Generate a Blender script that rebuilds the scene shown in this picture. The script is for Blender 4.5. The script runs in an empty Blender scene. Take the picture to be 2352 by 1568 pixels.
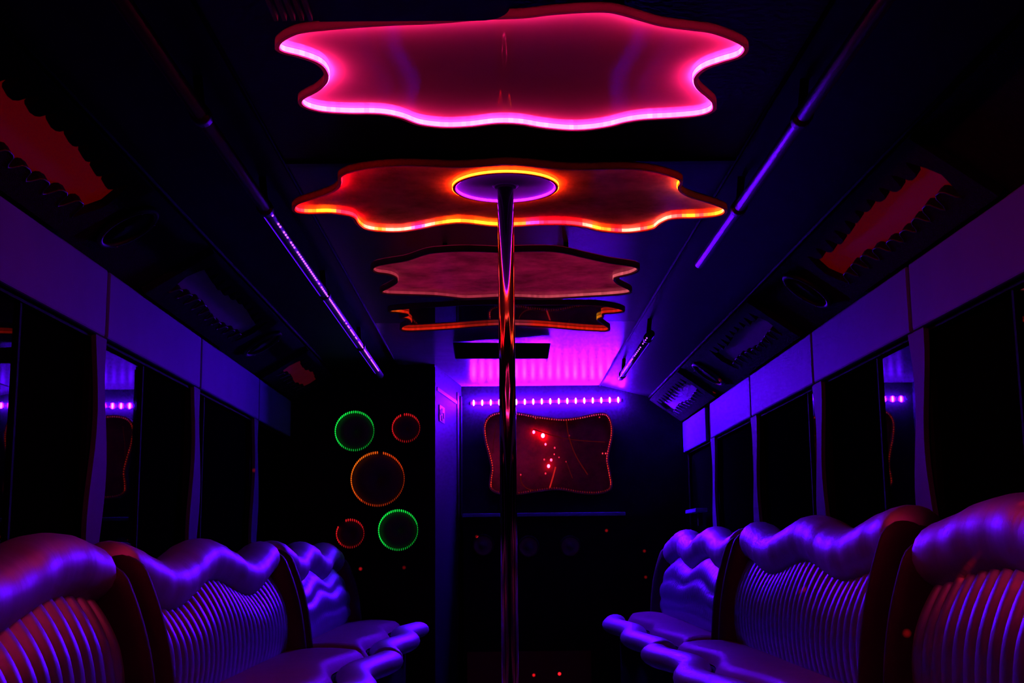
import bpy, bmesh, math, random
from mathutils import Vector, Matrix

random.seed(7)
S = bpy.context.scene
C = S.collection
PI = math.pi

# ------------------------------------------------------------------ camera
FPX, IW, IH = 2856.0, 2352.0, 1568.0
VPX, VPY, ROLL = 1150.0, 1262.0, math.radians(0.5)
ZC = 0.90                                   # camera height over the floor
ey = Vector((VPX - IW / 2, -(VPY - IH / 2), -FPX)).normalized()
up = Vector((-math.sin(ROLL), math.cos(ROLL), 0))
ez = (up - ey * up.dot(ey)).normalized()
ex = ey.cross(ez)
W2C = Matrix(((ex.x, ey.x, ez.x), (ex.y, ey.y, ez.y), (ex.z, ey.z, ez.z)))
cam_data = bpy.data.cameras.new('camera')
cam_data.sensor_width = 36.0
cam_data.lens = FPX / IW * 36.0
cam_data.clip_start = 0.02
cam = bpy.data.objects.new('camera', cam_data)
cam.matrix_world = Matrix.Translation((0, 0, ZC)) @ W2C.transposed().to_4x4()
C.objects.link(cam)
S.camera = cam


def at(px, py, x=None, y=None, h=None):
    """point of the bus seen at a pixel, on a known plane (x, y, or h above the eye)"""
    d = W2C.transposed() @ Vector((px - IW / 2, -(py - IH / 2), -FPX))
    t = x / d.x if x is not None else (y / d.y if y is not None else h / d.z)
    return Vector((d.x * t, d.y * t, d.z * t + ZC))


# ------------------------------------------------------------------ world, view
w = bpy.data.worlds.new('night')
S.world = w
w.use_nodes = True
w.node_tree.nodes['Background'].inputs[0].default_value = (0.0, 0.0, 0.002, 1)
w.node_tree.nodes['Background'].inputs[1].default_value = 0.05
S.view_settings.view_transform = 'Standard'
S.view_settings.look = 'None'
S.view_settings.exposure = 0.0
S.view_settings.gamma = 1.0
S.view_settings.use_curve_mapping = False
S.cycles.use_denoising = True
S.cycles.use_light_tree = False
S.cycles.max_bounces = 4
S.cycles.diffuse_bounces = 2
S.cycles.glossy_bounces = 3
S.cycles.use_adaptive_sampling = True
S.cycles.adaptive_threshold = 0.03
S.cycles.sample_clamp_indirect = 6.0
S.cycles.caustics_reflective = False
S.cycles.caustics_refractive = False

VIOLET = (0.07, 0.0010, 1.0)

# ------------------------------------------------------------------ materials
MATS = {}


def nodes_of(name):
    m = bpy.data.materials.new(name)
    m.use_nodes = True
    return m, m.node_tree.nodes, m.node_tree.links, m.node_tree.nodes['Principled BSDF']


def pmat(name, col, rough=0.5, metal=0.0, spec=0.5, noise=0.12, nscale=9.0, bump=0.0, bscale=60.0, stretch=(1, 1, 1),
         coat=0.0, ior=1.5, rvar=0.0):
    """principled surface with procedural colour variation, roughness variation and relief"""
    if name in MATS:
        return MATS[name]
    m, n, l, b = nodes_of(name)
    tc = n.new('ShaderNodeTexCoord')
    mp = n.new('ShaderNodeMapping')
    mp.inputs['Scale'].default_value = stretch
    l.new(tc.outputs['Object'], mp.inputs[0])
    nz = n.new('ShaderNodeTexNoise')
    nz.inputs['Scale'].default_value = nscale
    nz.inputs['Detail'].default_value = 4
    l.new(mp.outputs[0], nz.inputs['Vector'])
    rp = n.new('ShaderNodeValToRGB')
    rp.color_ramp.elements[0].position = 0.3
    rp.color_ramp.elements[1].position = 0.7
    rp.color_ramp.elements[0].color = tuple(c * (1 - noise) for c in col) + (1,)
    rp.color_ramp.elements[1].color = tuple(min(1, c * (1 + noise)) for c in col) + (1,)
    l.new(nz.outputs['Fac'], rp.inputs[0])
    l.new(rp.outputs[0], b.inputs['Base Color'])
    b.inputs['Roughness'].default_value = rough
    if rvar:
        mr = n.new('ShaderNodeMapRange')
        mr.inputs[3].default_value = max(0.02, rough - rvar)
        mr.inputs[4].default_value = rough + rvar
        l.new(nz.outputs['Fac'], mr.inputs[0])
        l.new(mr.outputs[0], b.inputs['Roughness'])
    b.inputs['Metallic'].default_value = metal
    b.inputs['Specular IOR Level'].default_value = spec
    b.inputs['IOR'].default_value = ior
    b.inputs['Coat Weight'].default_value = coat
    if bump:
        nb = n.new('ShaderNodeTexNoise')
        nb.inputs['Scale'].default_value = bscale
        nb.inputs['Detail'].default_value = 3
        l.new(mp.outputs[0], nb.inputs['Vector'])
        bp = n.new('ShaderNodeBump')
        bp.inputs['Strength'].default_value = bump
        bp.inputs['Distance'].default_value = 0.01
        l.new(nb.outputs['Fac'], bp.inputs['Height'])
        l.new(bp.outputs[0], b.inputs['Normal'])
    MATS[name] = m
    return m


def emat(name, col, strength, attr=False, sampled=True):
    """emissive surface, colour per diode from the mesh attribute if attr"""
    if name in MATS:
        return MATS[name]
    m = bpy.data.materials.new(name)
    m.use_nodes = True
    n, l = m.node_tree.nodes, m.node_tree.links
    n.clear()
    o = n.new('ShaderNodeOutputMaterial')
    e = n.new('ShaderNodeEmission')
    e.inputs[0].default_value = tuple(col) + (1,)
    e.inputs[1].default_value = strength
    if attr:
        a = n.new('ShaderNodeAttribute')
        a.attribute_name = 'diode'
        l.new(a.outputs['Color'], e.inputs[0])
    l.new(e.outputs[0], o.inputs[0])
    if not sampled:
        m.cycles.emission_sampling = 'NONE'
    MATS[name] = m
    return m


def mirror_mat(name, tint, diff, gloss_fac, rough, cloud=0.0, cscale=6.0, bump=0.0, glow=None):
    """smoked mirror acrylic: dull white layer under a reflective sheet, with rubbed cloudy marks"""
    m = bpy.data.materials.new(name)
    m.use_nodes = True
    n, l = m.node_tree.nodes, m.node_tree.links
    n.clear()
    o = n.new('ShaderNodeOutputMaterial')
    d = n.new('ShaderNodeBsdfDiffuse')
    g = n.new('ShaderNodeBsdfGlossy')
    g.inputs['Color'].default_value = tuple(tint) + (1,)
    g.inputs['Roughness'].default_value = rough
    mx = n.new('ShaderNodeMixShader')
    mx.inputs[0].default_value = gloss_fac
    tc = n.new('ShaderNodeTexCoord')
    nz = n.new('ShaderNodeTexNoise')
    nz.inputs['Scale'].default_value = cscale
    nz.inputs['Detail'].default_value = 6
    nz.inputs['Roughness'].default_value = 0.65
    l.new(tc.outputs['Object'], nz.inputs['Vector'])
    rp = n.new('ShaderNodeValToRGB')
    rp.color_ramp.elements[0].position = 0.35
    rp.color_ramp.elements[1].position = 0.68
    rp.color_ramp.elements[0].color = tuple(c * (1 - cloud) for c in diff) + (1,)
    rp.color_ramp.elements[1].color = tuple(min(1, c * (1 + cloud)) for c in diff) + (1,)
    l.new(nz.outputs['Fac'], rp.inputs[0])
    l.new(rp.outputs[0], d.inputs[0])
    if bump:
        bp = n.new('ShaderNodeBump')
        bp.inputs['Strength'].default_value = bump
        bp.inputs['Distance'].default_value = 0.004
        l.new(nz.outputs['Fac'], bp.inputs['Height'])
        l.new(bp.outputs[0], g.inputs['Normal'])
    l.new(d.outputs[0], mx.inputs[1])
    l.new(g.outputs[0], mx.inputs[2])
    if glow:      # backlit sheet, cloudy
        em = n.new('ShaderNodeEmission')
        em.inputs[0].default_value = tuple(glow) + (1,)
        mr = n.new('ShaderNodeMapRange')
        mr.inputs[1].default_value, mr.inputs[2].default_value = .35, .75
        mr.inputs[3].default_value, mr.inputs[4].default_value = .30, 1.0
        l.new(nz.outputs['Fac'], mr.inputs[0])
        l.new(mr.outputs[0], em.inputs[1])
        ad = n.new('ShaderNodeAddShader')
        l.new(mx.outputs[0], ad.inputs[0])
        l.new(em.outputs[0], ad.inputs[1])
        l.new(ad.outputs[0], o.inputs[0])
    else:
        l.new(mx.outputs[0], o.inputs[0])
    return m


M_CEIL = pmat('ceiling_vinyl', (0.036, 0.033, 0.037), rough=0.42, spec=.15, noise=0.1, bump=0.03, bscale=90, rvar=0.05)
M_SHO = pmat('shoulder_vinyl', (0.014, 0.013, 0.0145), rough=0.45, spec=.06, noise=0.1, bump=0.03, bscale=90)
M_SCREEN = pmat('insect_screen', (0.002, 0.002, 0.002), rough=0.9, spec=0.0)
M_CEILR = pmat('lit_rear_ceiling_vinyl', (0.30, 0.28, 0.31), rough=0.26, noise=0.08, bump=0.04, bscale=70, spec=0.6)  # brighter rear light put into the colour: same ceiling, made paler
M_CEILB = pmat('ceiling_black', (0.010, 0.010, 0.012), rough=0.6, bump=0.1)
M_COVE = pmat('cove_carpet', (0.020, 0.017, 0.019), rough=0.85, noise=0.25, nscale=60, bump=0.4, bscale=300, spec=0.01)
M_VAL = pmat('valance_vinyl', (0.12, 0.22, 0.36), rough=0.6, spec=0.07, noise=0.08, nscale=5, bump=0.05, bscale=30)
M_DARK = pmat('dark_plastic', (0.010, 0.010, 0.011), rough=0.5, bump=0.05, spec=0.25)
M_BLACK = pmat('black_board', (0.008, 0.007, 0.007), rough=0.8, noise=0.3, bump=0.1, spec=0.08)
M_CHROME = pmat('chrome', (0.42, 0.40, 0.42), rough=0.08, metal=1.0, noise=0.03, rvar=0.03)
M_RAIL = pmat('rail_metal', (0.09, 0.085, 0.10), rough=0.42, metal=0.8, noise=0.04)
M_VINYL = pmat('silver_vinyl', (0.46, 0.53, 0.62), rough=0.50, metal=0.75, noise=0.06, nscale=14, bump=0.12, bscale=18,
               stretch=(1, 3.0, 0.5), rvar=0.05)
M_VINYLR = pmat('silver_vinyl_ribbed', (0.26, 0.34, 0.46), rough=0.42, metal=0.72, noise=0.06, nscale=14, bump=0.06, bscale=50)
M_PAD = pmat('seat_vinyl', (0.24, 0.20, 0.18), rough=0.5, spec=.12, metal=0.0, noise=0.06, nscale=14, bump=0.06, bscale=50)
M_BOLST = pmat('dark_vinyl', (0.04, 0.03, 0.03), rough=0.55, spec=.3, noise=0.15, bump=0.08, bscale=30)
M_GLASS = pmat('tinted_glass', (0.002, 0.002, 0.003), rough=0.015, noise=0.0, ior=1.40, spec=0.5)
M_POST = pmat('post_vinyl', (0.11, 0.15, 0.20), rough=0.6, spec=0.03, noise=0.08, bump=0.04)
M_JAMB = pmat('door_laminate', (0.011, 0.013, 0.016), rough=0.6, spec=.04, noise=0.08, nscale=4)
M_RIM = pmat('panel_rim', (0.16, 0.10, 0.09), rough=0.35, noise=0.08)


def acrylic(name, col, k):
    m, n, l, b = nodes_of(name)
    b.inputs['Base Color'].default_value = tuple(col) + (1,)
    b.inputs['Roughness'].default_value = .35
    tr = n.new('ShaderNodeBsdfTranslucent')
    nz = n.new('ShaderNodeTexNoise')
    nz.inputs['Scale'].default_value = 40
    rp = n.new('ShaderNodeValToRGB')
    rp.color_ramp.elements[0].color = tuple(c * .8 for c in col) + (1,)
    rp.color_ramp.elements[1].color = tuple(col) + (1,)
    l.new(nz.outputs['Fac'], rp.inputs[0])
    l.new(rp.outputs[0], tr.inputs[0])
    mx = n.new('ShaderNodeMixShader')
    mx.inputs[0].default_value = k
    l.new(b.outputs[0], mx.inputs[1])
    l.new(tr.outputs[0], mx.inputs[2])
    l.new(mx.outputs[0], n['Material Output'].inputs[0])
    return m


M_ACR = acrylic('frosted_acrylic_rim', (.22, .16, .16), .35)


# ------------------------------------------------------------------ mesh helpers
def obj(name, verts, faces, mat, parent=None, smooth=False):
    me = bpy.data.meshes.new(name)
    me.from_pydata([tuple(v) for v in verts], [], faces)
    me.validate()
    bm = bmesh.new()
    bm.from_mesh(me)
    bmesh.ops.recalc_face_normals(bm, faces=bm.faces[:])
    bm.to_mesh(me)
    bm.free()
    if mat:
        me.materials.append(mat)
    if smooth:
        me.polygons.foreach_set('use_smooth', [True] * len(me.polygons))
    o = bpy.data.objects.new(name, me)
    C.objects.link(o)
    if parent is not None:
        o.parent = parent
        o.matrix_parent_inverse = Matrix.Translation(-parent.location)
    return o


def thing(name, label, cat, loc=(0, 0, 0), group=None):
    o = bpy.data.objects.new(name, None)
    o.empty_display_size = 0.05
    C.objects.link(o)
    o.location = loc
    return tag(o, label, cat, group)


def tag(o, label, cat, group=None, kind=None):
    o['label'] = label
    if cat:
        o['category'] = cat
    if group:
        o['group'] = group
    if kind:
        o['kind'] = kind
    return o


def struct(o, label=None):
    o['kind'] = 'structure'
    if label:
        o['label'] = label
    return o


def boxvf(x0, x1, y0, y1, z0, z1):
    v = [(x, y, z) for x in (x0, x1) for y in (y0, y1) for z in (z0, z1)]
    f = [(0, 1, 3, 2), (4, 6, 7, 5), (0, 4, 5, 1), (2, 3, 7, 6), (0, 2, 6, 4), (1, 5, 7, 3)]
    return v, f


def box(name, x0, x1, y0, y1, z0, z1, mat, parent=None, bev=0.0):
    v, f = boxvf(min(x0, x1), max(x0, x1), y0, y1, z0, z1)
    o = obj(name, v, f, mat, parent)
    if bev:
        bm = bmesh.new()
        bm.from_mesh(o.data)
        bmesh.ops.bevel(bm, geom=bm.edges[:], offset=bev, segments=2, affect='EDGES', profile=0.5)
        bm.to_mesh(o.data)
        bm.free()
    return o


def loft(rings, closed_ring=True, caps=True, closed_path=False):
    """verts/faces of a surface through rings of equal length"""
    v = [p for r in rings for p in r]
    n = len(rings[0])
    k = len(rings)
    f = []
    for i in range(k if closed_path else k - 1):
        a, b = i * n, ((i + 1) % k) * n
        for j in range(n if closed_ring else n - 1):
            q = (j + 1) % n
            f.append((a + j, a + q, b + q, b + j))
    if caps and not closed_path and closed_ring:
        f.append(tuple(range(n - 1, -1, -1)))
        f.append(tuple(range((k - 1) * n, k * n)))
    return v, f


def tube_vf(path, r, seg=12):
    rings = []
    k = len(path)
    path = [Vector(p) for p in path]
    for i, p in enumerate(path):
        t = (path[min(i + 1, k - 1)] - path[max(i - 1, 0)]).normalized()
        a = t.cross(Vector((0, 0, 1)))
        if a.length < 1e-3:
            a = t.cross(Vector((1, 0, 0)))
        a.normalize()
        b = t.cross(a)
        rr = r[i] if isinstance(r, (list, tuple)) else r
        rings.append([p + (a * math.cos(2 * PI * j / seg) + b * math.sin(2 * PI * j / seg)) * rr for j in range(seg)])
    return loft(rings)


def tube(name, path, r, mat, parent=None, seg=12):
    v, f = tube_vf(path, r, seg)
    return obj(name, v, f, mat, parent, True)


def lathe(name, prof, mat, parent=None, loc=(0, 0, 0), axis='Z', seg=32):
    """prof: (radius, height) list turned about an axis through loc"""
    rings = []
    for (r, hgt) in prof:
        ring = []
        for j in range(seg):
            a = 2 * PI * j / seg
            c, s = math.cos(a) * r, math.sin(a) * r
            p = {'Z': (c, s, hgt), 'Y': (c, hgt, s), 'X': (hgt, c, s)}[axis]
            ring.append(Vector(p) + Vector(loc))
        rings.append(ring)
    v, f = loft(rings, caps=False)
    for k, ring in ((0, prof[0]), (len(prof) - 1, prof[-1])):
        if ring[0] < .002:
            f.append(tuple(range(k * seg, (k + 1) * seg)))
    return obj(name, v, f, mat, parent, True)


def join_vf(parts):
    V, F = [], []
    for v, f in parts:
        b = len(V)
        V += list(v)
        F += [tuple(i + b for i in q) for q in f]
    return V, F


def blob_vf(c, rx, ry, rz, seg=6, rings=4):
    v, f = [], []
    c = Vector(c)
    for i in range(rings + 1):
        a = PI * i / rings
        for j in range(seg):
            b = 2 * PI * j / seg
            v.append(c + Vector((rx * math.sin(a) * math.cos(b), ry * math.sin(a) * math.sin(b), rz * math.cos(a))))
    for i in range(rings):
        for j in range(seg):
            q = (j + 1) % seg
            f.append((i * seg + j, i * seg + q, (i + 1) * seg + q, (i + 1) * seg + j))
    return v, f


def diode_colours(o, cols_per_face):
    at_ = o.data.attributes.new('diode', 'FLOAT_COLOR', 'FACE')
    flat = []
    for c in cols_per_face:
        flat += [c[0], c[1], c[2], 1.0]
    at_.data.foreach_set('color', flat)


def spline(pts, n, closed=True):
    """even resampling of a Catmull-Rom curve through pts"""
    pts = [Vector(p) for p in pts]
    k = len(pts)
    dense = []
    for i in range(k if closed else k - 1):
        p0, p1, p2, p3 = [pts[(i + a) % k] if closed else pts[min(max(i + a, 0), k - 1)] for a in (-1, 0, 1, 2)]
        for s in range(16):
            t = s / 16
            dense.append(0.5 * ((2 * p1) + (p2 - p0) * t + (2 * p0 - 5 * p1 + 4 * p2 - p3) * t * t + (3 * p1 - p0 - 3 * p2 + p3) * t ** 3))
    if not closed:
        dense.append(pts[-1])
    m = len(dense)
    seg = [(dense[(i + 1) % m] - dense[i]).length for i in range(m if closed else m - 1)]
    tot = sum(seg)
    out, i, acc = [], 0, 0.0
    for j in range(n):
        t = tot * j / (n if closed else n - 1)
        while i < len(seg) - 1 and acc + seg[i] < t:
            acc += seg[i]
            i += 1
        u = 0 if seg[i] == 0 else min(1, (t - acc) / seg[i])
        out.append(dense[i].lerp(dense[(i + 1) % m], u))
    return out


def inset(pts, d, axis=2):
    """move a closed planar loop inwards by d; axis = normal axis of the plane"""
    a, b = [(1, 2), (0, 2), (0, 1)][axis]
    area = sum(pts[i][a] * pts[(i + 1) % len(pts)][b] - pts[(i + 1) % len(pts)][a] * pts[i][b] for i in range(len(pts)))
    sg = 1 if area > 0 else -1
    out = []
    k = len(pts)
    for i in range(k):
        t = pts[(i + 1) % k] - pts[i - 1]
        nrm = Vector((0, 0, 0))
        nrm[a], nrm[b] = -t[b] * sg, t[a] * sg
        out.append(pts[i] + nrm.normalized() * d)
    return out


def shifted(pts, off):
    return [p + Vector(off) for p in pts]


def slab_vf(loop, off):
    """solid plate: closed loop and the same loop moved by off"""
    k = len(loop)
    v = list(loop) + shifted(loop, off)
    f = [tuple(range(k)), tuple(range(2 * k - 1, k - 1, -1))]
    f += [(i, (i + 1) % k, k + (i + 1) % k, k + i) for i in range(k)]
    return v, f


def ringwall_vf(o0, i0, o1, i1):
    """closed band between an outer and an inner loop at two levels"""
    return loft([o0, i0, i1, o1], closed_ring=True, caps=False, closed_path=True)


def flat_hole_plate(name, outer, inner, off, mat, parent):
    """plate with a cut-out: triangulated face between two loops, given thickness by off"""
    bm = bmesh.new()
    vo = [bm.verts.new(p) for p in outer]
    vi = [bm.verts.new(p) for p in inner]
    ed = [bm.edges.new((L[i], L[(i + 1) % len(L)])) for L in (vo, vi) for i in range(len(L))]
    bmesh.ops.triangle_fill(bm, edges=ed, use_beauty=True, use_dissolve=False)
    r = bmesh.ops.extrude_face_region(bm, geom=bm.faces[:])
    bmesh.ops.translate(bm, vec=Vector(off), verts=[g for g in r['geom'] if isinstance(g, bmesh.types.BMVert)])
    bmesh.ops.recalc_face_normals(bm, faces=bm.faces[:])
    me = bpy.data.meshes.new(name)
    bm.to_mesh(me)
    bm.free()
    me.materials.append(mat)
    o = bpy.data.objects.new(name, me)
    C.objects.link(o)
    if parent is not None:
        o.parent = parent
        o.matrix_parent_inverse = Matrix.Translation(-parent.location)
    return o


# ------------------------------------------------------------------ the bus shell
Y0, YB, YP = -1.6, 7.65, 6.72           # front end behind the eye, rear wall, left partition
XW = 1.15
HCE = 1.0                               # flat ceiling above the eye
# side profile above the eye: flat ceiling edge, cove top (x, h), valance top and bottom
PROF = {-1: (0.555, (0.90, 0.962), 0.812, 0.612), 1: (0.625, (0.927, 0.924), 0.768, 0.576)}
Z = lambda h: ZC + h

struct(box('floor', -1.25, 1.25, Y0, YB + 0.1, -0.06, 0.0, pmat('rubber_floor', (0.02, 0.018, 0.02), rough=0.35, bump=0.2)),
       'dark rubber bus floor along the aisle')

# ceiling: flat middle in a black near field and a vinyl far field
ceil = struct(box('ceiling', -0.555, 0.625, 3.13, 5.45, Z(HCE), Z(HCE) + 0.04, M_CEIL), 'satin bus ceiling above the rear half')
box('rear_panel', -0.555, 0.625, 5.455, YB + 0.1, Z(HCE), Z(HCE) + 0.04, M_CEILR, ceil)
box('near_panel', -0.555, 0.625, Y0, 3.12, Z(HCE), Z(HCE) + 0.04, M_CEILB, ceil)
for s, side in ((-1, 'left'), (1, 'right')):
    # sloping shoulder between the flat ceiling and the cove
    xs, (xc, hc), hv, _ = PROF[s]
    v, f = loft([[Vector((s * xs, y, Z(1.0))), Vector((s * xc, y, Z(hc))), Vector((s * xc, y, Z(hc + .035))), Vector((s * xs, y, Z(1.04)))]
                 for y in (Y0, YB + 0.1)])
    obj('shoulder_panel', v, f, M_SHO, ceil)
    v, f = loft([[Vector((s * xc, y, Z(hc))), Vector((s * 1.15, y, Z(hv))), Vector((s * 1.17, y, Z(hv + .04))), Vector((s * xc, y, Z(hc + .035)))]
                 for y in (Y0, YB + 0.1)])
    obj('cove_panel', v, f, M_COVE, ceil)
    tube('seam_moulding', [(s * xs, Y0, Z(0.998)), (s * xs, YB, Z(0.998))], 0.005, M_BLACK, ceil, 8)
    tube('cove_moulding', [(s * xc, Y0, Z(hc - .003)), (s * xc, YB, Z(hc - .003))], 0.005, M_BLACK, ceil, 8)

# cross joint and seams of the ceiling sheets
box('joint_strip', -0.55, 0.62, 3.11, 3.14, Z(0.992), Z(1.0), M_DARK, ceil)

# side walls (behind the benches and behind the valance) with windows between wavy posts
POSTS = {-1: [1.25, 2.40, 3.535, 4.672, 5.821], 1: [1.15, 2.25, 3.342, 4.419, 5.547, 6.637]}
SASH = {-1: [.5, .5, .5, .42, .16, .12], 1: [.4, .4, .44, .38, .18, .12, .1]}
for s, side in ((-1, 'left'), (1, 'right')):
    xs, (xc, hc), hv, hb = PROF[s]
    wl = struct(box('wall_' + side, s * 1.16, s * 1.25, Y0, YB + 0.1, 0.0, Z(-0.12), M_BLACK), 'dark bus side wall below the windows')
    box('upper_wall', s * 1.16, s * 1.25, Y0, YB + 0.1, Z(hb), Z(1.05), M_BLACK, wl)
    ends = [Y0] + POSTS[s] + [YB if s > 0 else YP]
    for i in range(len(ends) - 1):
        a, b = ends[i], ends[i + 1]
        nm = 'window_%d' % (i + 1 + (0 if s < 0 else 6))
        fr = [Vector((s * 1.155, y, z)) for (y, z) in ((a, Z(-0.13)), (b, Z(-0.13)), (b, Z(hb + .04)), (a, Z(hb + .04)))]
        inn = [Vector((s * 1.155, y, z)) for (y, z) in ((a + 0.05, Z(-0.09)), (b - 0.05, Z(-0.09)), (b - 0.05, Z(hb + .02)), (a + 0.05, Z(hb + .02)))]
        wv, wf = ringwall_vf(fr, inn, shifted(fr, (s * 0.03, 0, 0)), shifted(inn, (s * 0.03, 0, 0)))
        wo = struct(obj(nm, wv, wf, M_BLACK), 'black framed tinted bus window on the %s side' % side)
        m = a + SASH[s][i] * (b - a)
        box('pane', s * 1.164, s * 1.170, a + 0.04, m, Z(-0.10), Z(hb + .03), M_GLASS, wo)
        box('insect_screen', s * 1.172, s * 1.176, m, b - 0.04, Z(-0.10), Z(hb + .03), M_SCREEN, wo)
        box('sash_bar', s * 1.156, s * 1.178, m - .006, m + .006, Z(-0.10), Z(hb + .03), M_BLACK, wo)
        if i + 1 < len(ends) - 1:
            # wavy cut post at the far end of the window
            k, y = i, b
            Lp, Rp = [], []
            for j in range(33):
                t = j / 32
                z = Z(-0.14) + t * (hb + .14)
                ph = t * 2 * PI * 1.2 + .5 * s
                Lp.append(Vector((s * 1.150, y - 0.050 - 0.026 * math.sin(ph), z)))
                Rp.append(Vector((s * 1.150, y + 0.050 - 0.026 * math.sin(ph + 1.5), z)))
            v, f = slab_vf(Lp + Rp[::-1], (-s * 0.014, 0, 0))
            obj('window_post', v, f, M_POST, wo)
    # valance of separate padded panels
    tr = struct(box('trim_%d' % (1 if s < 0 else 2), s * 1.15, s * 1.165, Y0, YB if s > 0 else YP, Z(hb - .01), Z(hv), M_BLACK),
                'dark backing board of the %s valance' % side)
    for i in range(len(ends) - 1):
        a, b = ends[i], ends[i + 1]
        g0 = 0.010 if not (s > 0 and abs(a - 6.637) < .01) else 0.16
        box('valance_panel', s * 1.128, s * 1.149, a + g0, b - 0.010, Z(hb), Z(hv - .004), M_VAL, tr, 0.006)

wf_ = struct(box('wall_front', -1.25, 1.25, Y0 - 0.08, Y0, 0, Z(1.05), M_BLACK), 'dark front bulkhead of the bus')
wb = struct(box('wall_back', -0.36, 1.25, YB, YB + 0.08, 0, Z(1.03), pmat('rear_board', (0.011, 0.0105, 0.012), rough=0.7, spec=0.03, noise=.2, bump=.05)),
            'dark rear wall of the bus')
wp = struct(box('wall_partition', -1.25, -0.352, YP, YP + 0.04, 0, Z(1.03), M_BLACK), 'black partition wall beside the rear door')

# jamb / door side of the closet, angled back to the rear wall
def slantbox(name, p, q, th, z0, z1, mat, parent=None):
    p, q = Vector((p[0], p[1], 0)), Vector((q[0], q[1], 0))
    t = (q - p).normalized()
    nrm = Vector((t.y, -t.x, 0)) * th
    loop = [p, q, q - nrm, p - nrm]
    v, f = slab_vf([Vector((a.x, a.y, z0)) for a in loop], (0, 0, z1 - z0))
    return obj(name, v, f, mat, parent)


door = struct(slantbox('door_1', (-0.352, YP - 0.005), (-0.235, YB - 0.02), 0.03, 0.0, Z(1.0), M_JAMB), 'pale laminate closet door beside the partition')
slantbox('door_stile', (-0.348, YP - 0.012), (-0.343, YP + 0.03), 0.012, 0.0, Z(0.985), M_JAMB, door)
slantbox('door_stile', (-0.252, YB - 0.20), (-0.245, YB - 0.15), 0.03, 0.0, Z(0.94), M_DARK, door)
slantbox('door_stile', (-0.236, YB - 0.09), (-0.228, YB - 0.03), 0.02, 0.0, Z(0.93), M_JAMB, door)
slantbox('head_rail', (-0.339, YP + 0.06), (-0.255, YB - 0.22), 0.012, Z(0.865), Z(0.885), M_DARK, door)
# small notice on the door
sg = slantbox('notice_plate', (-0.330, YP + 0.12), (-0.310, YP + 0.30), 0.004, Z(0.705), Z(0.795), pmat('notice', (0.10, 0.10, 0.13), rough=.5), door)
for k, (a, b, z) in enumerate(((0.14, 0.16, .76), (0.18, 0.21, .77), (0.18, 0.21, .73), (0.24, 0.28, .75))):
    slantbox('notice_mark', (-0.330 + a * .115 - .010, YP + a), (-0.330 + b * .115 - .010, YP + b), 0.003, Z(z - .02), Z(z + .01), M_DARK, sg)


# ------------------------------------------------------------------ flower-shaped light panels under the ceiling
HF = 0.90      # lip of the panels above the eye


def flower(px, cols, strength, back_mat, label, group='wavy light panels under the ceiling', n=260, lip=0.008, depth=0.016, rib=(.005, .015)):
    y_a, y_b = min(y for x, y in px), max(y for x, y in px)
    pts = []
    for x, y in px:       # far edge shows the lip, near edge the top of the rim
        p = at(x, y, h=HF + (depth + .003) * max(0, 1 - 1.6 * (y - y_a) / (y_b - y_a)))
        p.z = Z(HF)
        pts.append(p)
    loop = spline(pts, n)
    cx = sum(p.x for p in loop) / n
    cy = sum(p.y for p in loop) / n
    root = thing('ceiling_light_panel', label, 'light panel', (cx, cy, Z(HF)), group)
    inn = inset(loop, lip)
    v, f = ringwall_vf(loop, inn, shifted(loop, (0, 0, depth + .003)), shifted(inn, (0, 0, depth + .003)))
    obj('rim', v, f, M_ACR, root)
    bk = shifted(inset(loop, lip * 0.5), (0, 0, depth))
    v, f = slab_vf(bk, (0, 0, 0.006))
    obj('mirror_sheet', v, f, back_mat, root)
    # led ribbon on the inner face of the rim
    rb = inset(loop, lip + 0.002)
    a, b = shifted(rb, (0, 0, rib[0])), shifted(rb, (0, 0, rib[1]))
    fs = [(i, (i + 1) % n, n + (i + 1) % n, n + i) for i in range(n)]
    o = obj('led_strip', a + b, fs, emat('led_ribbon', (1, 1, 1), 1.0, True), root)
    anchors = [(at(x, y, h=HF), c) for (x, y, c) in cols]
    fc = []
    for i in range(n):
        m = (rb[i] + rb[(i + 1) % n]) / 2
        m.z = Z(HF)
        ws = [(1.0 / (((q[0] - m).length + .004) ** 4), q[1]) for q in anchors]
        tw = sum(q[0] for q in ws)
        c = [sum(q[0] * q[1][j] for q in ws) / tw for j in range(3)]
        k = strength * random.uniform(0.85, 1.15) * (1.06 if i % 2 else 0.94)
        fc.append(tuple(q * k for q in c))
    diode_colours(o, fc)
    for dx, dy in ((-0.2, -0.1), (0.2, -0.1), (-0.2, 0.12), (0.2, 0.12)):
        tube('hanger', [(cx + dx, cy + dy, Z(HF + depth + .005)), (cx + dx, cy + dy, Z(HCE))], 0.008, M_DARK, root, 8)
    return root, loop


PINK = (1.0, 0.012, 0.14)
M_RIMW = pmat('pale_rim', (0.55, 0.42, 0.45), rough=0.4, noise=0.05)
F1 = [(700, 57), (780, 48), (880, 40), (1000, 34), (1110, 24), (1200, 20), (1260, 12), (1330, 6), (1395, 5), (1440, 15), (1490, 32),
      (1530, 43), (1590, 52), (1640, 60), (1690, 80), (1717, 98), (1717, 112), (1700, 128), (1660, 142), (1622, 158), (1603, 180),
      (1608, 202), (1630, 222), (1645, 238), (1642, 256), (1610, 268), (1550, 274), (1480, 278), (1440, 284), (1400, 294), (1350, 301),
      (1300, 302), (1240, 296), (1190, 288), (1140, 287), (1080, 294), (1020, 296), (960, 289), (915, 273), (870, 265), (800, 264),
      (740, 260), (700, 250), (684, 237), (692, 225), (722, 209), (742, 190), (744, 168), (728, 145), (690, 128), (645, 115), (631, 102),
      (640, 84), (668, 66)]
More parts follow.
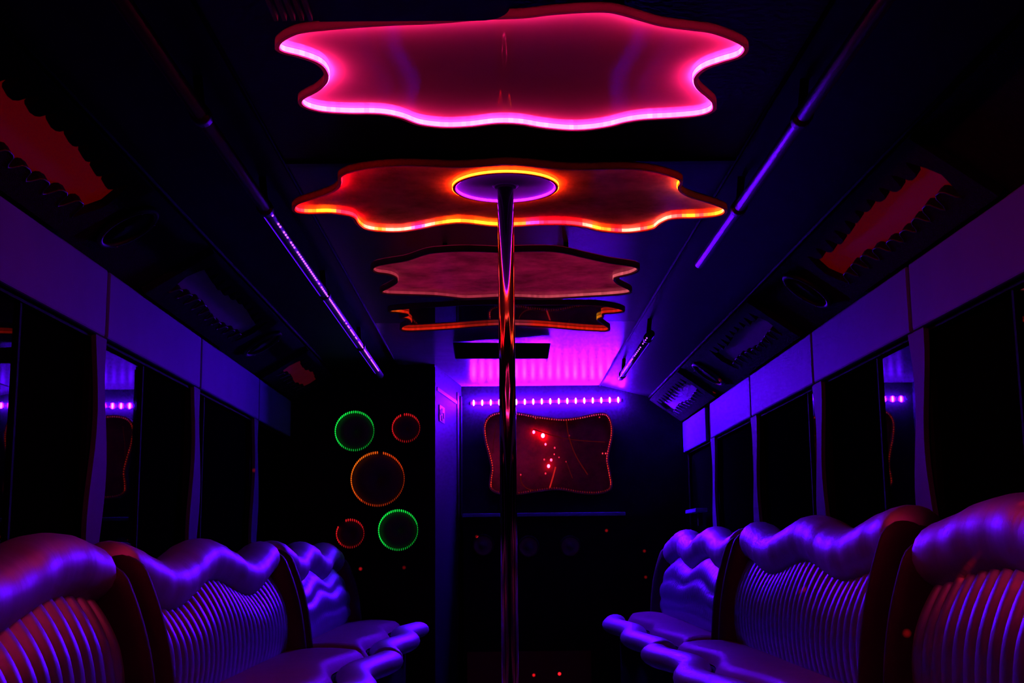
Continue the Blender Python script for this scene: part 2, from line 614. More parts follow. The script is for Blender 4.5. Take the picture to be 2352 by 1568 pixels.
flower(F1, [(1150, 150, PINK)], 50.0,
       mirror_mat('smoked_mirror_pink', (0.42, 0.36, 0.42), (0.80, 0.78, 0.80), 0.20, 0.03, 0.05),
       'pink lit wavy edged light panel nearest the front of the ceiling', depth=.013, rib=(.002, .012))

RED, ORA, YEL, WHI, MAG = (1, .0012, .005), (1, .020, .001), (.9, .055, .0015), (.8, .035, .022), (.75, .003, .06)
DIM = (0.25, .006, .005)
F2 = [(777, 397), (800, 383), (850, 371), (920, 365), (980, 366), (1050, 369), (1110, 365), (1165, 361), (1220, 365), (1280, 373),
      (1340, 376), (1400, 374), (1460, 375), (1510, 383), (1550, 396), (1567, 406), (1568, 416), (1563, 426), (1572, 440), (1595, 452),
      (1640, 468), (1668, 480), (1668, 491), (1645, 499), (1600, 503), (1548, 505), (1522, 515), (1505, 527), (1470, 534), (1430, 537),
      (1380, 533), (1340, 524), (1300, 519), (1240, 519), (1190, 522), (1130, 522), (1060, 515), (1010, 520), (970, 528), (920, 535),
      (870, 534), (835, 528), (818, 516), (808, 502), (790, 496), (755, 492), (710, 493), (680, 490), (670, 481), (680, 468), (710, 456),
      (745, 443), (768, 430), (777, 415)]
C2 = [(690, 470, RED), (680, 489, RED), (725, 493, ORA), (745, 492, YEL), (785, 495, RED), (808, 502, RED), (820, 518, ORA), (850, 531, WHI),
      (870, 533, ORA), (900, 534, WHI), (935, 533, WHI), (965, 528, MAG), (990, 524, WHI), (1015, 520, ORA), (1040, 517, YEL), (1070, 516, ORA),
      (1100, 519, YEL), (1130, 522, YEL), (1170, 522, ORA), (1200, 521, ORA), (1225, 520, MAG), (1250, 519, RED), (1290, 519, RED), (1325, 522, RED),
      (1345, 525, WHI), (1365, 529, YEL), (1390, 533, ORA), (1415, 536, RED), (1440, 537, WHI), (1462, 535, WHI), (1480, 533, RED), (1500, 529, ORA),
      (1515, 520, WHI), (1535, 508, WHI), (1560, 505, RED), (1585, 504, YEL), (1610, 503, RED), (1635, 500, ORA), (1655, 496, YEL), (1670, 487, WHI),
      (1640, 468, (.55, .03, .02)), (1600, 453, (.5, .05, .01)), (1570, 438, YEL), (1563, 426, YEL), (1568, 412, RED), (1550, 396, RED),
      (1510, 383, (.5, .02, .02)), (1460, 375, DIM), (1400, 374, (.2, .02, .01)), (1280, 373, DIM), (1165, 361, (.3, .02, .01)), (1050, 369, DIM),
      (920, 365, (.4, .01, .01)), (850, 371, RED), (800, 383, RED), (777, 410, RED), (768, 430, RED), (740, 445, RED)]
f2, l2 = flower(F2, C2, 30.0, mirror_mat('brushed_mirror', (0.45, 0.30, 0.22), (0.66, 0.52, 0.48), 0.22, 0.10, 0.4, 9.0, 0.35),
                'large red and amber wavy light panel around the dance pole', depth=.014, rib=(.004, .013))

F3 = [(975, 572), (1010, 566), (1060, 563), (1110, 564), (1150, 566), (1190, 564), (1230, 563), (1270, 564), (1305, 570), (1340, 580),
      (1400, 596), (1440, 603), (1464, 609), (1469, 618), (1452, 629), (1425, 637), (1414, 643), (1425, 654), (1450, 667), (1445, 675),
      (1400, 680), (1350, 683), (1300, 686), (1250, 688), (1200, 686), (1150, 685), (1105, 687), (1065, 688), (1025, 684), (990, 681),
      (930, 679), (885, 677), (872, 671), (890, 661), (907, 650), (906, 640), (890, 631), (862, 626), (851, 617), (860, 606), (890, 598), (930, 590)]
ROSE = (0.85, 0.015, 0.10)
f3, l3 = flower(F3, [(1150, 620, ROSE), (1455, 627, (2.6, .35, .5)), (870, 626, (1.5, .1, .2))], 0.25,
       mirror_mat('mottled_mirror', (0.50, 0.40, 0.44), (0.60, 0.50, 0.52), 0.30, 0.10, 0.5, 7.0, 0.6, glow=(.20, .003, .024)),
       'mottled rose wavy light panel, third from the front')

F4 = [(893, 707), (915, 703), (950, 699), (1000, 695), (1070, 690), (1150, 688), (1230, 689), (1300, 689), (1370, 690), (1420, 700), (1436, 710),
      (1415, 716), (1388, 719), (1388, 728), (1376, 736), (1392, 747), (1402, 756), (1390, 762), (1340, 760), (1290, 756), (1240, 752), (1190, 750),
      (1140, 750), (1090, 753), (1040, 757), (990, 760), (940, 762), (919, 759), (922, 750), (940, 743), (932, 734), (916, 730), (934, 722), (915, 716), (894, 713)]
RD = (1, .018, .006)
flower(F4, [(1150, 720, (.12, .004, .004)), (930, 762, RD), (980, 760, RD), (1040, 757, RD), (1090, 753, (.4, .01, .006)), (1190, 750, (.5, .03, .06)),
            (1240, 752, RD), (1290, 756, RD), (1340, 760, RD), (1390, 762, RD), (1383, 728, (1, .12, .005)), (1376, 736, (1, .3, .01)), (1388, 719, RD), (1415, 716, RD),
            (934, 722, RD), (915, 716, (1, .1, .005)), (950, 699, (.12, .01, .01)), (940, 743, RD)], 0.6,
       mirror_mat('clear_mirror', (0.62, 0.60, 0.64), (0.25, 0.23, 0.24), 0.75, 0.02, 0.1),
       'mirror finished wavy light panel with red rim nearest the rear wall')

# centre ring in the second panel, and the pole
pc = at(1161, 438, h=HF)
RC = 0.131


def ribbon_ring(name, r, z0, z1, col, strength, parent, n=96):
    a = [Vector((pc.x + r * math.cos(2 * PI * i / n), pc.y + r * math.sin(2 * PI * i / n), z0)) for i in range(n)]
    b = shifted(a, (0, 0, z1 - z0))
    o = obj(name, a + b, [(i, (i + 1) % n, n + (i + 1) % n, n + i) for i in range(n)], emat('led_ribbon', (1, 1, 1), 1.0, True), parent)
    diode_colours(o, [tuple(q * strength * random.uniform(.8, 1.2) for q in col) for i in range(n)])
    return o


lathe('centre_ring', [(RC - .003, HF + .005), (RC + .003, HF + .005), (RC + .003, HF + .0138), (RC - .003, HF + .0138), (RC - .003, HF + .005)], M_RIM, f2, (pc.x, pc.y, ZC), seg=64)
ribbon_ring('led_strip', RC + .005, Z(HF + .0062), Z(HF + .0128), (1, .024, .001), 60, f2)
ribbon_ring('led_strip', RC - .005, Z(HF + .0062), Z(HF + .0128), (.42, .004, .9), 15, f2)
lathe('centre_disc', [(0.001, HF + .0127), (RC - .007, HF + .0127), (RC - .007, HF + .0138), (0.001, HF + .0138)],
      pmat('centre_plate', (0.07, 0.06, 0.07), rough=.6, spec=.05), f2, (pc.x, pc.y, ZC), seg=48)

pole = thing('dance_pole', 'chrome dance pole standing in the aisle under the red panel', 'pole', (pc.x, pc.y, 0))
tube('pole_tube', [(pc.x, pc.y, 0.0), (pc.x, pc.y, 0.5), (pc.x, pc.y, 1.0), (pc.x, pc.y, Z(HF + .0125))], 0.0205, M_CHROME, pole, 32)
lathe('ceiling_flange', [(0.001, HF + .004), (0.026, HF + .006), (0.034, HF + .0126), (0.001, HF + .0126)], M_DARK, pole, (pc.x, pc.y, ZC))
lathe('floor_flange', [(0.001, 0.012), (0.05, 0.012), (0.07, 0.0), (0.001, 0.0)], M_CHROME, pole, (pc.x, pc.y, 0))

# ------------------------------------------------------------------ led bar on the rear wall
lb0, lb1 = at(1088, 925, y=YB - .021), at(1420, 918, y=YB - .021)
bar = thing('led_bar', 'violet row of bright diodes across the rear wall', 'led bar', (0.27, YB, lb0.z))
v, f = loft([[p + Vector((-.02 * (1 - 2 * k), dy, dz)) for dy, dz in ((0.012, -.010), (0.020, -.010), (0.020, .010), (0.012, .010))] for k, p in enumerate((lb0, lb1))])
obj('housing', v, f, M_DARK, bar)
M_LEDV = emat('violet_diode', (0.085, 0.0012, 1.0), 2900.0)
for i in range(18):
    p = lb0.lerp(lb1, i / 17)
    v, f = blob_vf(p, 0.0064, 0.010, 0.0185, 7, 6)
    obj('led', v, f, M_LEDV, bar, True)

# ------------------------------------------------------------------ wavy mirror with bead border on the rear wall, red reflections as emitters
YL = YB - 0.055
LP = [(1125, 952), (1155, 944), (1195, 947), (1235, 954), (1290, 960), (1330, 956), (1370, 948), (1395, 950), (1407, 972), (1408, 1000), (1402, 1030),
      (1398, 1055), (1403, 1085), (1407, 1112), (1400, 1127), (1370, 1135), (1330, 1133), (1280, 1125), (1230, 1130), (1190, 1136), (1145, 1134),
      (1125, 1122), (1124, 1100), (1127, 1075), (1121, 1045), (1112, 1010), (1110, 975)]
loop = spline([at(x, y, y=YL) for x, y in LP], 170)
lp = thing('wavy_mirror', 'dark wavy framed mirror with emissive red reflections on rear wall', 'mirror', (0.3, YB, 1.4))
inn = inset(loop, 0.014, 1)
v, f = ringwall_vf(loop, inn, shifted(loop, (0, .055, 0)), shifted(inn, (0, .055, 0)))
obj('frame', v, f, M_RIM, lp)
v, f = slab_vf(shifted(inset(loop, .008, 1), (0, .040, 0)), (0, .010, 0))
obj('back_plate', v, f, mirror_mat('red_mirror_back', (.35, .28, .32), (.15, .010, .012), .10, .15, .3, 20), lp)  # back tinted red so the added reflection spots spread a red halo
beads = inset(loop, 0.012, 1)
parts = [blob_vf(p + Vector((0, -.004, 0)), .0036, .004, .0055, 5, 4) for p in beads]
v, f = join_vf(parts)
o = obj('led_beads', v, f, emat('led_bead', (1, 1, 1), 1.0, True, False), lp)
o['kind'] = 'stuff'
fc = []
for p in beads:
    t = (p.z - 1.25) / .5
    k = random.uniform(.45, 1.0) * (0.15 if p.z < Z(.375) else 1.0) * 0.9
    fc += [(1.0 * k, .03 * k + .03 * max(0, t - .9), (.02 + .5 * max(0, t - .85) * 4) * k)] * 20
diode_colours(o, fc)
# red reflections in the mirror, added as emissive spots and cords
def glow_spot(x, y, r, col, st, nm='red_reflection'):
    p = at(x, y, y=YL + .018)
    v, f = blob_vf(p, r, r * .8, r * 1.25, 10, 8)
    obj(nm, v, f, emat('glow_spot_%d_%d' % (x, y), col, st, False, st > 3), lp, True)


glow_spot(1247, 1000, .011, (1, .012, .04), 110)
glow_spot(1226, 992, .008, (1, .012, .06), 50)
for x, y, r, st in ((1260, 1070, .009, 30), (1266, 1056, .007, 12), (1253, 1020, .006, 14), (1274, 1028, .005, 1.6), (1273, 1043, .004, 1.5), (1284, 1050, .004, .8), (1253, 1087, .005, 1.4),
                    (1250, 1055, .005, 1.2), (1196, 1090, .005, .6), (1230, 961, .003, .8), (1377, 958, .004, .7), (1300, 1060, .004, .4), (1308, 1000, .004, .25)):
    glow_spot(x, y, r, (1, .02, .06), st)
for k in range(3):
    glow_spot(1384 + 7 * k, 1041, .004, (1, .03, .05), 1.4)


def glow_streak(pts, r, st, col=(1, .03, .03)):
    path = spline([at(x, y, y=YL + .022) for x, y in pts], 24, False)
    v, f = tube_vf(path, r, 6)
    obj('reflection_streak', v, f, emat('glow_streak_%.2f' % st, col, st, False, False), lp, True)


glow_streak([(1276, 1072), (1270, 1095), (1262, 1122)], .005, .45, (1, .02, .02))
glow_streak([(1301, 965), (1306, 1000), (1322, 1045), (1350, 1090)], .004, .06)
glow_streak([(1225, 985), (1270, 1000), (1320, 1010), (1390, 1015)], .003, .05)
glow_streak([(1300, 1058), (1308, 1080), (1315, 1098)], .003, .05)
glow_streak([(1196, 1090), (1198, 1108), (1212, 1122), (1240, 1128)], .003, .06)
glow_streak([(1140, 970), (1134, 1010), (1132, 1040)], .002, .04)

# ------------------------------------------------------------------ counter with speakers under the wavy mirror
cb = thing('rear_cabinet', 'black cabinet along the rear wall below the wavy mirror', 'cabinet', (0.3, YB - .12, 0))
box('body', -0.22, 1.10, YB - .20, YB - .002, 0.0, Z(.190), M_BLACK, cb)
box('counter_top', -0.225, 0.74, YB - .23, YB - .002, Z(.191), Z(.213), M_VAL, cb, .004)
box('kick_panel', -0.20, 0.52, YB - .215, YB - .2005, 0.08, Z(-.585), pmat('kick_gloss', (.10, .03, .03), rough=.3), cb)
for k, (x, y, r) in enumerate(((1110, 1252, .068), (1214, 1255, .068), (1310, 1254, .066))):
    p = at(x, y, y=YB - .205)
    sp = thing('cabinet_speaker', ['round speaker in the rear cabinet beside the closet door', 'round speaker in the middle of the rear cabinet, right of the pole',
                                   'round speaker in the rear cabinet farthest from the door'][k], 'speaker', p, 'speakers in the rear cabinet')
    lathe('surround', [(r, .004), (r * .98, -.008), (r * .82, -.012), (r * .80, -.004), (r, .004)], M_DARK, sp, p, 'Y', 32)
    lathe('cone', [(r * .8, -.005), (r * .35, .002), (r * .3, -.004), (0.001, -.008)], pmat('speaker_cone', (.07, .05, .07), rough=.5), sp, p, 'Y', 32)
rl = thing('wall_ledge', 'short pale ledge on the right wall near the rear', 'ledge', (1.12, 7.0, Z(.2)))
box('ledge_board', 1.06, 1.125, 6.80, 7.18, Z(.192), Z(.212), M_VAL, rl, .003)
box('ledge_bracket', 1.10, 1.125, 6.97, 7.0, Z(.12), Z(.192), M_DARK, rl)

# dark flap hanging under the rear ceiling
fl = thing('ceiling_vent_flap', 'black flap vent hanging under the violet lit rear ceiling', 'vent', (0, 6.0, Z(1.0)))
a, b, c_, d_ = at(1043, 786, y=5.98), at(1262, 788, y=5.98), at(1257, 823, y=5.98), at(1047, 823, y=5.98)
loopf = [a] + [d_.lerp(c_, t) for t in (0, .5, 1)] + [b]
v, f = slab_vf(loopf, (0, .018, 0))
obj('flap', v, f, M_DARK, fl)
for s, p, q in ((-1, a, d_), (1, b, c_)):
    v, f = slab_vf([p, p + Vector((s * .006, 0, 0)), q + Vector((s * .004, 0, 0)), q], (0, .09, 0))
    obj('side_cheek', v, f, M_VAL, fl)

# ------------------------------------------------------------------ ring lights on the partition
GRN, ORG, RDD = (.01, 1, .08), (1, .10, .006), (1, .012, .02)
RINGS = [(815, 990, .104, GRN, 1.0, None, 'green ring light at the top left of the black partition'),
         (933, 983, .074, RDD, .75, (100, 112), 'small red ring light at the top right of the black partition'),
         (868, 1100, .142, ORG, 1.0, (78, 88), 'large orange ring light in the middle of the black partition'),
         (805, 1225, .073, RDD, .75, (112, 150), 'small red ring light at the bottom left of the black partition'),
         (915, 1217, .104, GRN, 1.0, None, 'green ring light at the bottom right of the black partition')]
for (x, y, r, col, st, gap, lab) in RINGS:
    p = at(x, y, y=YP - .004)
    t = thing('ring_light', lab, 'ring light', p, 'ring lights on the partition')
    lathe('housing', [(r + .012, 0.0), (r + .012, -.012), (r + .006, -.014), (r + .004, -.004), (r + .012, 0.0)], M_DARK, t, p, 'Y', 64)
    lathe('inner_disc', [(r + .004, -.001), (r + .003, -.004), (.001, -.004), (.001, -.001)],
          pmat('ring_disc', (.05, .045, .05), rough=.5, spec=.3), t, p, 'Y', 48)
    n = int(2 * PI * r / .0112)
    parts, fc = [], []
    for i in range(n):
        a = 2 * PI * i / n
        deg = math.degrees(a)
        if gap and gap[0] <= deg <= gap[1]:
            continue
        q = p + Vector((r * math.cos(a), -.012, r * math.sin(a)))
        big = 1.0 if math.cos(a - 2.2) > -0.3 else 0.65
        parts.append(blob_vf(q, .0034 * big, .004, .0085 * (0.6 + .4 * abs(math.sin(a)))* (.7 + .3 * big), 6, 4))
        k = st * (0.28 + 0.62 * max(0, .5 + .5 * math.cos(a - 2.5))) * random.uniform(.85, 1.1)
        cc = col
        if col is ORG:
            cc = (1, .06 + .10 * max(0, math.cos(a - 2.6)), .006)
        fc += [tuple(q_ * k for q_ in cc)] * 24
    v, f = join_vf(parts)
    o = obj('led_beads', v, f, emat('led_bead', (1, 1, 1), 1.0, True, False), t)
    o['kind'] = 'stuff'
    diode_colours(o, fc)

# ------------------------------------------------------------------ grab rails with light strips under the ceiling
HR, XR = 0.905, {-1: .620, 1: .652}
M_FILL = emat('violet_fill', VIOLET, 4.0)
M_DOT = emat('violet_dot', (.42, .07, 1.0), 3.0, False, False)


def rail(s, y0, y1, brackets, lit, dots, label, strip_w=.012, dotgap=.030):
    t = thing('grab_rail', label, 'grab rail', (s * XR[s], y0, Z(HR)), 'rails under the ceiling')
    tube('rail_tube', [(s * XR[s], y0, Z(HR)), (s * XR[s], (y0 + y1) / 2, Z(HR)), (s * XR[s], y1, Z(HR))], .016, M_RAIL, t, 16)
    for yb in brackets:
        v1 = tube_vf([(s * XR[s], yb - .02, Z(HR)), (s * XR[s], yb + .02, Z(HR))], .021, 14)
        v2 = tube_vf([(s * XR[s], yb, Z(HR)), (s * (XR[s] + .01), yb, Z(HR + .085))], .010, 10)
        v, f = join_vf([v1, v2])
        obj('bracket', v, f, M_DARK, t, True)
    for (a, b) in lit:      # unseen ribbon added under the wall side of the tube to light the bench
        dn = Vector((s * .86, 0, -.51))
        tg = Vector((s * .51, 0, .86))
        c0 = Vector((s * XR[s], 0, Z(HR))) + dn * .0168
        q = [c0 + tg * k * strip_w / 2 + Vector((0, yy, 0)) for k, yy in ((-1, a), (1, a), (1, b), (-1, b))]
        obj('led_strip', q, [(0, 1, 2, 3)], M_FILL, t)
    for (a, b) in dots:     # diodes visible along the aisle side
        parts = []
        yy = a
        while yy < b:
            if random.random() > .22:
                parts.append(blob_vf((s * (XR[s] - .014), yy, Z(HR - .012)), .0032, .006, .0032, 6, 4))
            yy += dotgap
        v, f = join_vf(parts)
        o = obj('led_beads', v, f, M_DOT, t)
        o['kind'] = 'stuff'
    return t


rail(-1, 0.6, 6.45, (1.6, 2.50, 3.22, 4.35, 5.5), ((3.25, 6.3),), ((3.25, 6.2),), 'long metal grab rail with violet diodes along the left ceiling')
rail(1, 0.6, 3.92, (1.6, 2.54, 3.25), (), ((3.89, 3.91),), 'metal grab rail without lit diodes along the right ceiling')
rail(1, 5.24, 6.62, (5.35, 6.5), ((5.28, 6.58),), ((5.28, 6.58),), 'short rail with pink violet diodes near the rear right ceiling', dotgap=.05)

# ------------------------------------------------------------------ cove lights and speakers
cdir = {}
for s in (-1, 1):
    A, B = Vector((s * 1.15, 0, Z(PROF[s][2]))), Vector((s * PROF[s][1][0], 0, Z(PROF[s][1][1])))
    cdir[s] = (A, (B - A), (B - A).cross(Vector((0, 1, 0))).normalized())
    n_ = cdir[s][2]
    if n_.z > 0:
        cdir[s] = (A, B - A, -n_)


def cove(s, y, t, d=0.0):
    A, D, N = cdir[s]
    return A + D * t + N * d + Vector((0, y, 0))


def cove_light(s, y0, y1, mat, label):
    t = thing('cove_light', label, 'cove light', cove(s, (y0 + y1) / 2, .5), 'saw toothed cove lights')
    lo, hi = 0.28, 0.84
    L = y1 - y0
    nt = max(6, int(L / .105))
    top, bot = [], []
    for i in range(nt * 8 + 1):
        u = i / (nt * 8)
        ph = (u * nt) % 1.0
        tooth = 0.5 - 0.5 * math.cos(2 * PI * ph)
        tooth = min(1, tooth * 1.7) * (0.8 + .2 * math.sin(9 * u + s))
        y = y0 + .05 + u * (L - .10)
        bot.append(cove(s, y, lo + .16 * tooth))
        top.append(cove(s, y, hi - .16 * tooth))
    inner = bot + [cove(s, y1 - .02, lo + .16), cove(s, y1 - .005, .55), cove(s, y1 - .02, hi - .16)] + top[::-1] + \
        [cove(s, y0 + .02, hi - .16), cove(s, y0 + .005, .55), cove(s, y0 + .02, lo + .16)]
    outer = [cove(s, y, tt) for (y, tt) in ((y0 - .06, .10), (y1 + .06, .10), (y1 + .06, .96), (y0 - .06, .96))]
    N = cdir[s][2]
    flat_hole_plate('frame', [p + N * .002 for p in outer], [p + N * .002 for p in inner], N * .024, M_COVE, t)
    q = [cove(s, y, tt, .001) for (y, tt) in ((y0 - .03, .2), (y1 + .03, .2), (y1 + .03, .9), (y0 - .03, .9))]
    v, f = slab_vf(q, N * .003)
    obj('diffuser', v, f, mat, t)
    # trim beads on the lower teeth
    v, f = tube_vf([p + N * .026 for p in bot], .0022, 5)
    obj('tooth_trim', v, f, M_RAIL, t, True)
    return t


def lit_panel(name, base, em, st):
    m = pmat(name, base, rough=.5, spec=.08)
    b = m.node_tree.nodes['Principled BSDF']
    b.inputs['Emission Color'].default_value = tuple(em) + (1,)
    b.inputs['Emission Strength'].default_value = st
    return m


M_RP = lit_panel('red_diffuser', (.02, .01, .01), (1, .003, .002), .050)
M_RP2 = lit_panel('faint_red_diffuser', (.25, .1, .12), (1, .01, .02), .025)
M_OFF = pmat('plain_diffuser', (.32, .32, .36), rough=.4)
cove_light(-1, 1.95, 3.08, M_RP, 'red saw toothed cove light at the upper left')
cove_light(-1, 3.90, 4.98, M_OFF, 'unlit bluish saw toothed cove light above the left windows')
cove_light(-1, 5.86, 6.62, M_RP2, 'small faint red saw toothed cove light beside the partition')
cove_light(1, 2.72, 3.76, M_RP, 'red saw toothed cove light at the upper right')
cove_light(1, 4.58, 5.58, M_OFF, 'unlit bluish saw toothed cove light above the right windows')
cove_light(1, 6.42, 7.52, M_OFF, 'violet lit saw toothed cove light by the rear right corner')


def cove_speaker(s, y, label, r=.092):
    c = cove(s, y, .52, .002)
    A, D, N = cdir[s]
    e1, e2 = D.normalized(), Vector((0, 1, 0))
    t = thing('cove_speaker', label, 'speaker', c, 'speakers in the cove')

    def turn(name, prof, mat):
        rings = [[c + (e1 * math.cos(2 * PI * j / 40) + e2 * math.sin(2 * PI * j / 40)) * rr + N * hh for j in range(40)] for rr, hh in prof]
        v, f = loft(rings)
        return obj(name, v, f, mat, t, True)
    turn('bezel', [(r, 0), (r, .012), (r * .93, .018), (r * .84, .016), (r * .82, .006), (r, 0)], M_DARK)
    turn('cone', [(r * .82, .008), (r * .4, .002), (r * .3, .006), (.001, .009)], M_BLACK)
    for j in range(4):
        a = PI / 4 + j * PI / 2
        p = c + (e1 * math.cos(a) + e2 * math.sin(a)) * r * .91 + N * .018
        v, f = blob_vf(p, .004, .004, .003, 6, 4)
        obj('screw', v, f, M_CHROME, t, True)


cove_speaker(-1, 3.32, 'round dark speaker in the left cove after the red light')
cove_speaker(-1, 5.28, 'round dark speaker in the left cove near the partition')
cove_speaker(1, 4.05, 'round dark speaker in the right cove after the red light')
cove_speaker(1, 6.05, 'round dark speaker in the right cove nearest the rear')

# dark overhead air unit near the eye, top left of the middle
au = thing('ceiling_air_unit', 'dark rounded air unit hanging in front of the pink panel', 'air unit', (-.17, 1.6, Z(.8)))
lo_ = [Vector((-.345, 1.30, Z(.80))), Vector((.02, 1.30, Z(.80)))] + [Vector((.02 - .045 + .045 * math.cos(a), 1.755 + .045 * math.sin(a), Z(.80))) for a in [PI / 2 * i / 8 for i in range(9)]] \
    + [Vector((-.27, 1.80, Z(.80))), Vector((-.275, 1.785, Z(.80))), Vector((-.345, 1.785, Z(.80)))]
v, f = slab_vf(lo_, (0, 0, .198))
obj('body', v, f, M_DARK, au)
for i in range(5):
    x = -.335 + i * .013
    v, f = boxvf(x, x + .006, 1.40, 1.775, Z(.79), Z(.81))
    obj('louver', v, f, pmat('louver_orange_lit', (.75, .22, .08), rough=.4), au)  # orange light on the louvers put into their base colour

# ------------------------------------------------------------------ benches
def bench(s, y0, y1, xb, xt, hs, ht, xf, amp, per, ph, roll, label, ribs=.058, fold=0.0, famp=.03, fper=.55, fph=0.0):
    """one upholstered bench section along a side wall"""
    H = ht - hs
    t = thing('bench_section', label, 'bench', (s * xb, (y0 + y1) / 2, 0), 'silver upholstered bench sections')
    L = y1 - y0
    bw = .075                                      # bolster width
    top = lambda y: ht + amp * math.cos(2 * PI * (y - ph) / per)

    def P(y, vv, n=0.0):                           # point on the reclined back, n towards the aisle
        k = vv / H
        return Vector((s * (xb + (xt - xb) * k - n), y, Z(hs + vv) + n * (xt - xb) / H))
    # ribbed panel
    ya, yb_ = y0 + bw * .9, y1 - bw * .9
    nr = int((yb_ - ya) / ribs)
    nu, nv = nr * 6, 22
    V, F = [], []
    for i in range(nu + 1):
        y = ya + (yb_ - ya) * i / nu
        tv = top(y) - roll - hs + .02
        for j in range(nv + 1):
            k = j / nv
            vv = k * tv - .02 * (1 - k)
            rb_ = .013 * abs(math.sin(PI * i / 6)) ** .6 * min(1, .25 + 1.3 * k)
            if fold:
                rb_ = rb_ * .35 + fold * abs(math.sin(PI * (k * 3.2 + .1 * math.sin(4 * y)))) ** .7
            puff = .035 * (1 - (2 * k - 1) ** 2)
            V.append(P(y, vv, .045 + rb_ + puff))
    for i in range(nu):
        for j in range(nv):
            a = i * (nv + 1) + j
            F.append((a, a + 1, a + nv + 2, a + nv + 1))
    o = obj('ribbed_back', V, F, M_VINYLR, t, True)
    # wavy top roll
    rings = []
    nk = 90
    for i in range(nk + 1):
        u = i / nk
        y = y0 + .012 + (L - .024) * u
        e = min(u, 1 - u) * L
        sh = math.sqrt(max(0.02, 1 - max(0, 1 - e / .06) ** 2))
        tv = top(y) - hs
        cv, rv, rn = tv - roll / 2, roll / 2 * (.55 + .45 * sh), .078 * sh
        wr = .004 * math.sin(37 * y) * math.sin(11.3 * y + 1)
        ring = []
        for j in range(20):
            a = 2 * PI * j / 20
            ring.append(P(y, cv + rv * math.sin(a), .035 + (rn + wr) * math.cos(a)))
        rings.append(ring)
    v, f = loft(rings)
    obj('wavy_top_roll', v, f, M_VINYL, t, True)
    # end bolsters
    for yc in (y0 + bw / 2, y1 - bw / 2):
        rings = []
        tv = top(yc) - hs - .03
        for j in range(25):
            k = j / 24
            vv = -.03 + (tv + .03) * k
            e = (1 - k) * tv
            sh = math.sqrt(max(.03, 1 - max(0, 1 - e / .06) ** 2))
            rings.append([P(yc + bw / 2 * sh * math.sin(a), vv, .03 + (.085 + .02 * math.sin(PI * k)) * sh * math.cos(a)) for a in [2 * PI * q / 18 for q in range(18)]])
        v, f = loft(rings)
        obj('end_bolster', v, f, M_BOLST, t, True)
    # shell and ledge behind
    lg0 = ht - amp - .06
    v, f = loft([[P(y, -.05, .045), P(y, lg0 - hs, .02), Vector((s * 1.145, y, Z(lg0))), Vector((s * 1.145, y, Z(hs - .05)))] for y in (y0 + .01, y1 - .01)])
    obj('back_shell', v, f, M_DARK, t)
    box('back_ledge', s * (xt + .045), s * 1.145, y0 + .01, y1 - .01, Z(lg0), Z(lg0) + .014, M_VAL, t, .004)
    # seat: inset pad with scalloped front, groove, wavy front roll
    fx = lambda y: xf + famp * math.sin(2 * PI * (y - fph) / fper)
    nu, nv = 60, 16
    V, F = [], []
    for i in range(nu + 1):
        y = y0 + .015 + (L - .03) * i / nu
        ed = min(1, min(i, nu - i) / 2.0)
        fr = fx(y) + .130
        for j in range(nv + 1):
            k = j / nv
            x = (xb - .03) + (fr - (xb - .03)) * k
            drop = .035 * max(0, (k - .86) / .14) ** 2 + .03 * (1 - ed) ** 2
            V.append(Vector((s * x, y, Z(hs) + .014 * math.sin(PI * k) * ed - drop)))
    for i in range(nu):
        for j in range(nv):
            a = i * (nv + 1) + j
            F.append((a, a + 1, a + nv + 2, a + nv + 1))
    obj('seat_pad', V, F, M_PAD, t, True)
    rings = []
    nk = 80
    for i in range(nk + 1):
        u = i / nk
        y = y0 + .012 + (L - .024) * u
        e = min(u, 1 - u) * L
        sh = math.sqrt(max(0.3, 1 - max(0, 1 - e / .03) ** 2))
        rings.append([Vector((s * (fx(y) + .058 + .058 * sh * math.cos(a)), y, Z(hs) - .040 + .040 * sh * math.sin(a))) for a in [2 * PI * q / 18 for q in range(18)]])
    v, f = loft(rings)
    obj('wavy_front_roll', v, f, M_VINYL, t, True)
    box('base', s * (xf + .10), s * 1.14, y0 + .01, y1 - .01, 0.0, Z(hs) - .04, M_BLACK, t, .01)
    return t


HS = -.355
bench(-1, .62, 2.70, .83, .93, HS, -.002, .385, .030, .98, 2.45, .130, 'silver ribbed bench section at the lower left corner')
bench(-1, 2.78, 4.68, .83, .93, HS, -.002, .385, .030, .98, 3.68, .130, 'long silver ribbed bench section on the left beside the pole', fper=1.0, fph=3.9)
bench(-1, 4.76, 6.50, .83, .93, HS, .006, .385, .026, .72, 5.52, .130, 'silver bench section on the left against the partition', fold=.012, ribs=.05, fper=.95, fph=4.9, famp=.026)
bench(1, .62, 2.80, .94, 1.03, HS, .063, .55, .024, .95, 2.35, .150, 'silver ribbed bench section at the lower right corner')
bench(1, 2.92, 4.86, .94, 1.03, HS, .063, .55, .024, .90, 3.90, .150, 'long silver ribbed bench section on the right side', fper=.9, fph=4.075)
bench(1, 4.94, 7.02, .94, 1.03, HS, .060, .55, .026, .90, 5.72, .150, 'silver bench section on the right nearest the rear cabinet', fold=.012, ribs=.05, fper=1.0, fph=5.85, famp=.024)

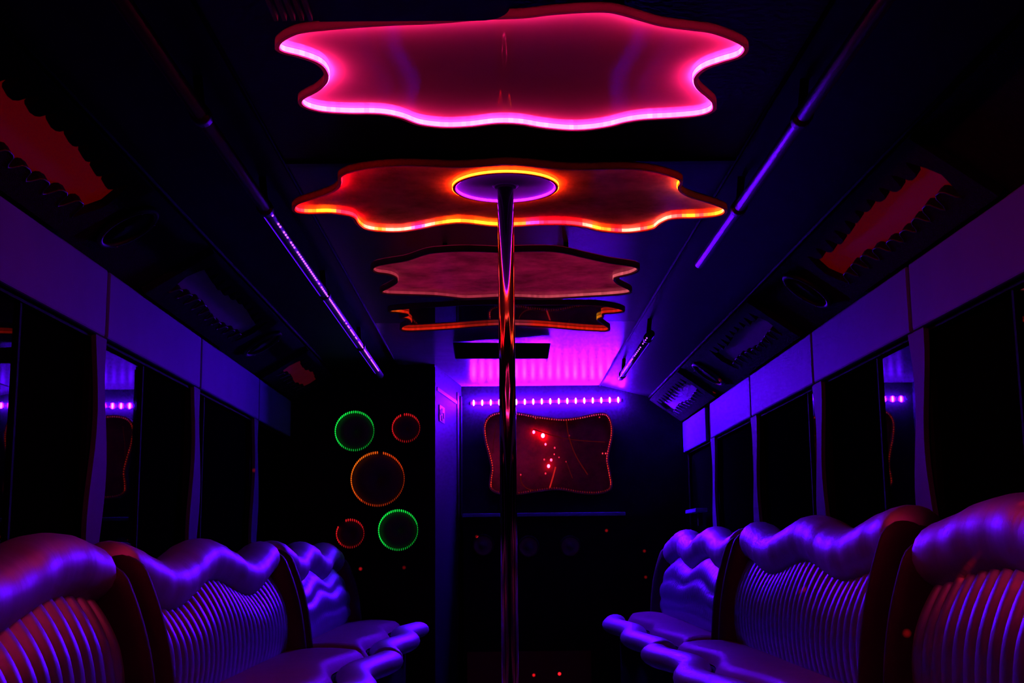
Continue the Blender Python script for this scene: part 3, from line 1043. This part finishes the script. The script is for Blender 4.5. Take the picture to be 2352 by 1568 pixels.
# ------------------------------------------------------------------ red laser star projector behind the eye
lz = Vector((0.30, -0.9, Z(0.86)))
lpj = thing('laser_projector', 'small black star projector on the front ceiling', 'projector', lz)
box('body', lz.x - .06, lz.x + .06, lz.y - .16, lz.y - .02, lz.z - .05, lz.z + .05, M_DARK, lpj, .01)
tube('mount', [(lz.x, lz.y - .09, lz.z + .04), (lz.x, lz.y - .09, Z(HCE))], .012, M_DARK, lpj, 10)
DOTS = [at(876, 927, y=YP), at(828, 1306, y=YP), at(928, 1303, y=YP), at(1095, 1232, y=YB - .2), at(1393, 1218, y=YB - .2), at(1480, 1265, y=YB - .2),
        at(1483, 1325, y=YB - .2), at(1285, 1547, y=YB - .215), at(1226, 1550, y=YB - .215), at(2197, 1345, x=.95), at(2305, 1222, x=.97), at(1828, 1384, x=.93),
        at(2040, 1520, x=.92), at(1676, 820, x=.99), at(2333, 1346, x=.93), at(584, 1080, x=-1.14), at(612, 1325, x=-.85), at(1018, 1273, x=-.33)]
BR = [20, 18, 5, 8, 14, 8, 8, 12, 3, 2.0, 1.2, 1.6, .7, 8, .7, .5, .8, .6]
ld = bpy.data.lights.new('laser', 'POINT')
ld.shadow_soft_size = 0.0
ld.energy = 1.0
ld.use_nodes = True
nt = ld.node_tree
nn, ll = nt.nodes, nt.links
em = nn['Emission']
tc = nn.new('ShaderNodeTexCoord')
acc = None
for p, b in zip(DOTS, BR):
    d = (p - lz).normalized()
    dist = (p - lz).length
    half = .0085 / dist
    vm = nn.new('ShaderNodeVectorMath')
    vm.operation = 'DISTANCE'
    ll.new(tc.outputs['Normal'], vm.inputs[0])
    vm.inputs[1].default_value = d
    mr = nn.new('ShaderNodeMapRange')
    mr.inputs[1].default_value = half * .4
    mr.inputs[2].default_value = half * 1.3
    mr.inputs[3].default_value = b * dist * dist
    mr.inputs[4].default_value = 0.0
    ll.new(vm.outputs['Value'], mr.inputs[0])
    if acc is None:
        acc = mr.outputs[0]
    else:
        ad = nn.new('ShaderNodeMath')
        ad.operation = 'ADD'
        ll.new(acc, ad.inputs[0])
        ll.new(mr.outputs[0], ad.inputs[1])
        acc = ad.outputs[0]
ml = nn.new('ShaderNodeMath')
ml.operation = 'MULTIPLY'
ml.inputs[1].default_value = 60.0
ll.new(acc, ml.inputs[0])
ll.new(ml.outputs[0], em.inputs['Strength'])
em.inputs['Color'].default_value = (1, .01, .02, 1)
lo2 = bpy.data.objects.new('laser', ld)
lo2.location = lz
C.objects.link(lo2)
lo2.parent = lpj
lo2.matrix_parent_inverse = Matrix.Translation(-lz)
